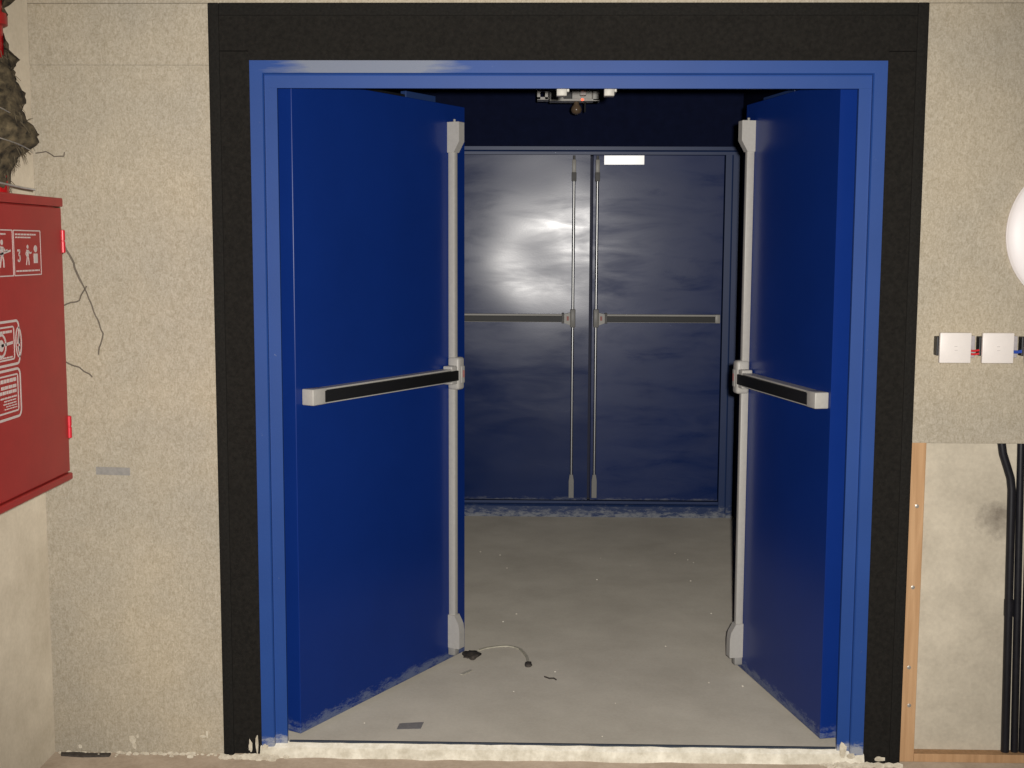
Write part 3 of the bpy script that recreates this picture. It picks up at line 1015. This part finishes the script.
# ------------------------------------------------------------------ lobby ceiling lamp
LY = 2.2
lamp = empty('emergency_lamp', (0.092, LY, 2.55))
tag(lamp, 'small grey emergency lamp hanging from the dark lobby ceiling with a red indicator', 'lamp')
zb = -0.350
for x in (-0.10, 0.09):
    MB().tube([(x, 0, 0), (x, 0, zb + 0.05)], 0.005, 8).build('hanger', M['black_plastic'], lamp, smooth=40)
b = MB()
b.box(-0.085, 0.145, -0.045, 0.045, zb, zb + 0.010, 0.001, 1)
b.box(-0.085, 0.145, 0.035, 0.045, zb, zb + 0.055, 0.001, 1)
b.box(0.112, 0.145, -0.045, 0.045, zb, zb + 0.048, 0.004, 2)
b.build('tray', M['alu'], lamp)
b = MB()
b.box(-0.142, -0.128, -0.04, 0.04, zb + 0.008, zb + 0.05).box(-0.142, -0.090, -0.04, 0.04, zb + 0.006, zb + 0.018).box(-0.106, -0.092, -0.04, 0.04, zb + 0.008, zb + 0.044)
b.build('end_bracket', M['alu'], lamp)
MB().box(-0.14, 0.14, 0.0, 0.03, zb + 0.05, zb + 0.06).build('spine', M['black_plastic'], lamp)
MB().box(-0.02, 0.02, -0.03, 0.02, zb + 0.010, zb + 0.046, 0.003).build('terminal_block', M['black_plastic'], lamp)
MB().box(0.055, 0.085, -0.03, 0.02, zb + 0.028, zb + 0.052, 0.004).build('starter', M['white'], lamp)
MB().lathe([(0.003, 0), (0.006, -0.003), (0.004, -0.008)], (0.066, -0.045, zb + 0.006), 'Y', 12).build('indicator', M['led'], lamp, smooth=40)
MB().lathe([(0.012, 0.0), (0.013, -0.012), (0.022, -0.022), (0.026, -0.036), (0.020, -0.050), (0.006, -0.056)], (0.040, 0, zb), 'Z', 18).build('bulb', M['bulb'], lamp, smooth=60)
MB().tube([(0.080, 0, zb), (0.080, 0, zb - 0.045)], 0.004, 8).build('pull_rod', M['black_plastic'], lamp, smooth=40)

# ------------------------------------------------------------------ litter on the floors
b = MB()
pts = [(-0.255, 0.905), (-0.232, 0.930), (-0.206, 0.945), (-0.175, 0.958), (-0.145, 0.962), (-0.118, 0.948), (-0.098, 0.925), (-0.082, 0.880), (-0.070, 0.830), (-0.066, 0.780), (-0.066, 0.755)]
for (xa, ya), (xb, yb) in zip(pts, pts[1:]):
    t = (Vector((xb, yb)) - Vector((xa, ya))).normalized()
    nn = Vector((-t.y, t.x)) * 0.005
    b.prism([(xa + nn.x, ya + nn.y, 0.001), (xb + nn.x, yb + nn.y, 0.001), (xb - nn.x, yb - nn.y, 0.001), (xa - nn.x, ya - nn.y, 0.001)], (0, 0, 0.004))
tag(b.build('plastic_band', M['pale']), 'curved pale plastic band lying on the lobby floor', 'strap')
b = MB()
b.prism([(-0.310, 0.640, 0.001), (-0.297, 0.632, 0.001), (-0.265, 0.680, 0.001), (-0.275, 0.688, 0.001)], (0, 0, 0.002))
tag(b.build('paper_scrap', M['pale']), 'short pale scrap on the lobby floor below the left door edge', 'scrap')
b = MB().blob((-0.280, 0.840, 0.006), (0.032, 0.05, 0.008), 2, 0.5, 2.0, 3)
tag(b.build('dirt_lump', M['dirt'], smooth=0), 'dark flattened lump on the lobby floor at the left door edge', 'dirt')
b = MB()
b.prism([(-0.478, 0.118, 0.0008), (-0.402, 0.125, 0.0008), (-0.397, 0.182, 0.0008), (-0.474, 0.168, 0.0008)], (0, 0, 0.0012))
tag(b.build('tape_scrap', M['tape']), 'grey rectangular tape scrap on the floor just inside the doorway', 'tape')
b = MB().blob((-0.064, 0.742, 0.006), (0.014, 0.03, 0.006), 5, 0.5, 2.0, 2)
tag(b.build('dirt_lump', M['dirt'], smooth=0), 'small dark lump at the near end of the curved pale band', 'dirt')
b = MB()
b.tube([(-0.005, 0.62, 0.003), (0.012, 0.60, 0.004), (0.028, 0.605, 0.003), (0.036, 0.59, 0.003)], 0.003, 6)
tag(b.build('twig', M['dirt'], smooth=40), 'tiny dark twig on the open middle of the lobby floor', 'twig')
b = MB()
rr = random.Random(5)
for i in range(26):
    x = rr.uniform(-0.6, 0.75)
    y = rr.uniform(0.05, 2.6)
    s_ = rr.uniform(0.0015, 0.0035)
    b.blob((x, y, s_ * 0.5), (s_ * 1.3, s_ * 1.6, s_ * 0.7), i, 0.4, 1.5, 1)
o = b.build('floor_crumbs', M['plaster_white'])
tag(o, 'scattered tiny plaster crumbs on the lobby floor', 'crumbs', None, 'stuff')
b = MB()
for i in range(260):
    side = rr.random()
    if side < 0.30:
        x, y, k = rr.uniform(-1.52, -0.98), -0.004 - abs(rr.gauss(0, 0.012)), 0.006
    elif side < 0.70:
        x, y, k = rr.gauss(-0.905, 0.04), -0.022 - abs(rr.gauss(0, 0.010)), 0.009
    else:
        x, y, k = rr.gauss(0.955, 0.05), -0.022 - abs(rr.gauss(0, 0.010)), 0.009
    s_ = rr.uniform(0.3, 1.0) * k
    b.blob((x, y, FZ + s_ * 0.5), (s_ * 1.8, s_, s_), i, 0.5, 1.5, 1)
for x, z, w_, h_ in ((-1.285, 0.008, 0.010, 0.013), (-1.280, -0.012, 0.006, 0.010), (-1.270, 0.018, 0.004, 0.006), (-1.065, 0.020, 0.010, 0.004), (-1.052, 0.026, 0.003, 0.012), (-1.45, -0.018, 0.006, 0.006),
                     (-0.915, -0.005, 0.006, 0.020), (-0.895, 0.0, 0.004, 0.028), (-0.87, -0.012, 0.010, 0.012), (0.905, 0.004, 0.010, 0.026), (0.93, -0.014, 0.012, 0.010), (1.02, -0.024, 0.016, 0.008)):
    b.blob((x, -0.004 if abs(x) > 1 else -0.012, z), (w_, 0.003, h_), int(x * 100), 0.6, 1.8, 2)
o = b.build('plaster_rubble', M['rubble'])
tag(o, 'chalky white plaster rubble along the foot of the wall and frame', 'rubble', None, 'stuff')
b = MB()
b.prism([(-1.500, -0.032, FZ), (-1.43, -0.040, FZ), (-1.35, -0.034, FZ), (-1.35, -0.016, FZ), (-1.40, -0.020, FZ), (-1.46, -0.014, FZ), (-1.505, -0.018, FZ)], (0, 0, 0.007))
tag(b.build('wood_splinter', M['dirt']), 'dark brown splinter lying at the foot of the left board wall', 'splinter')
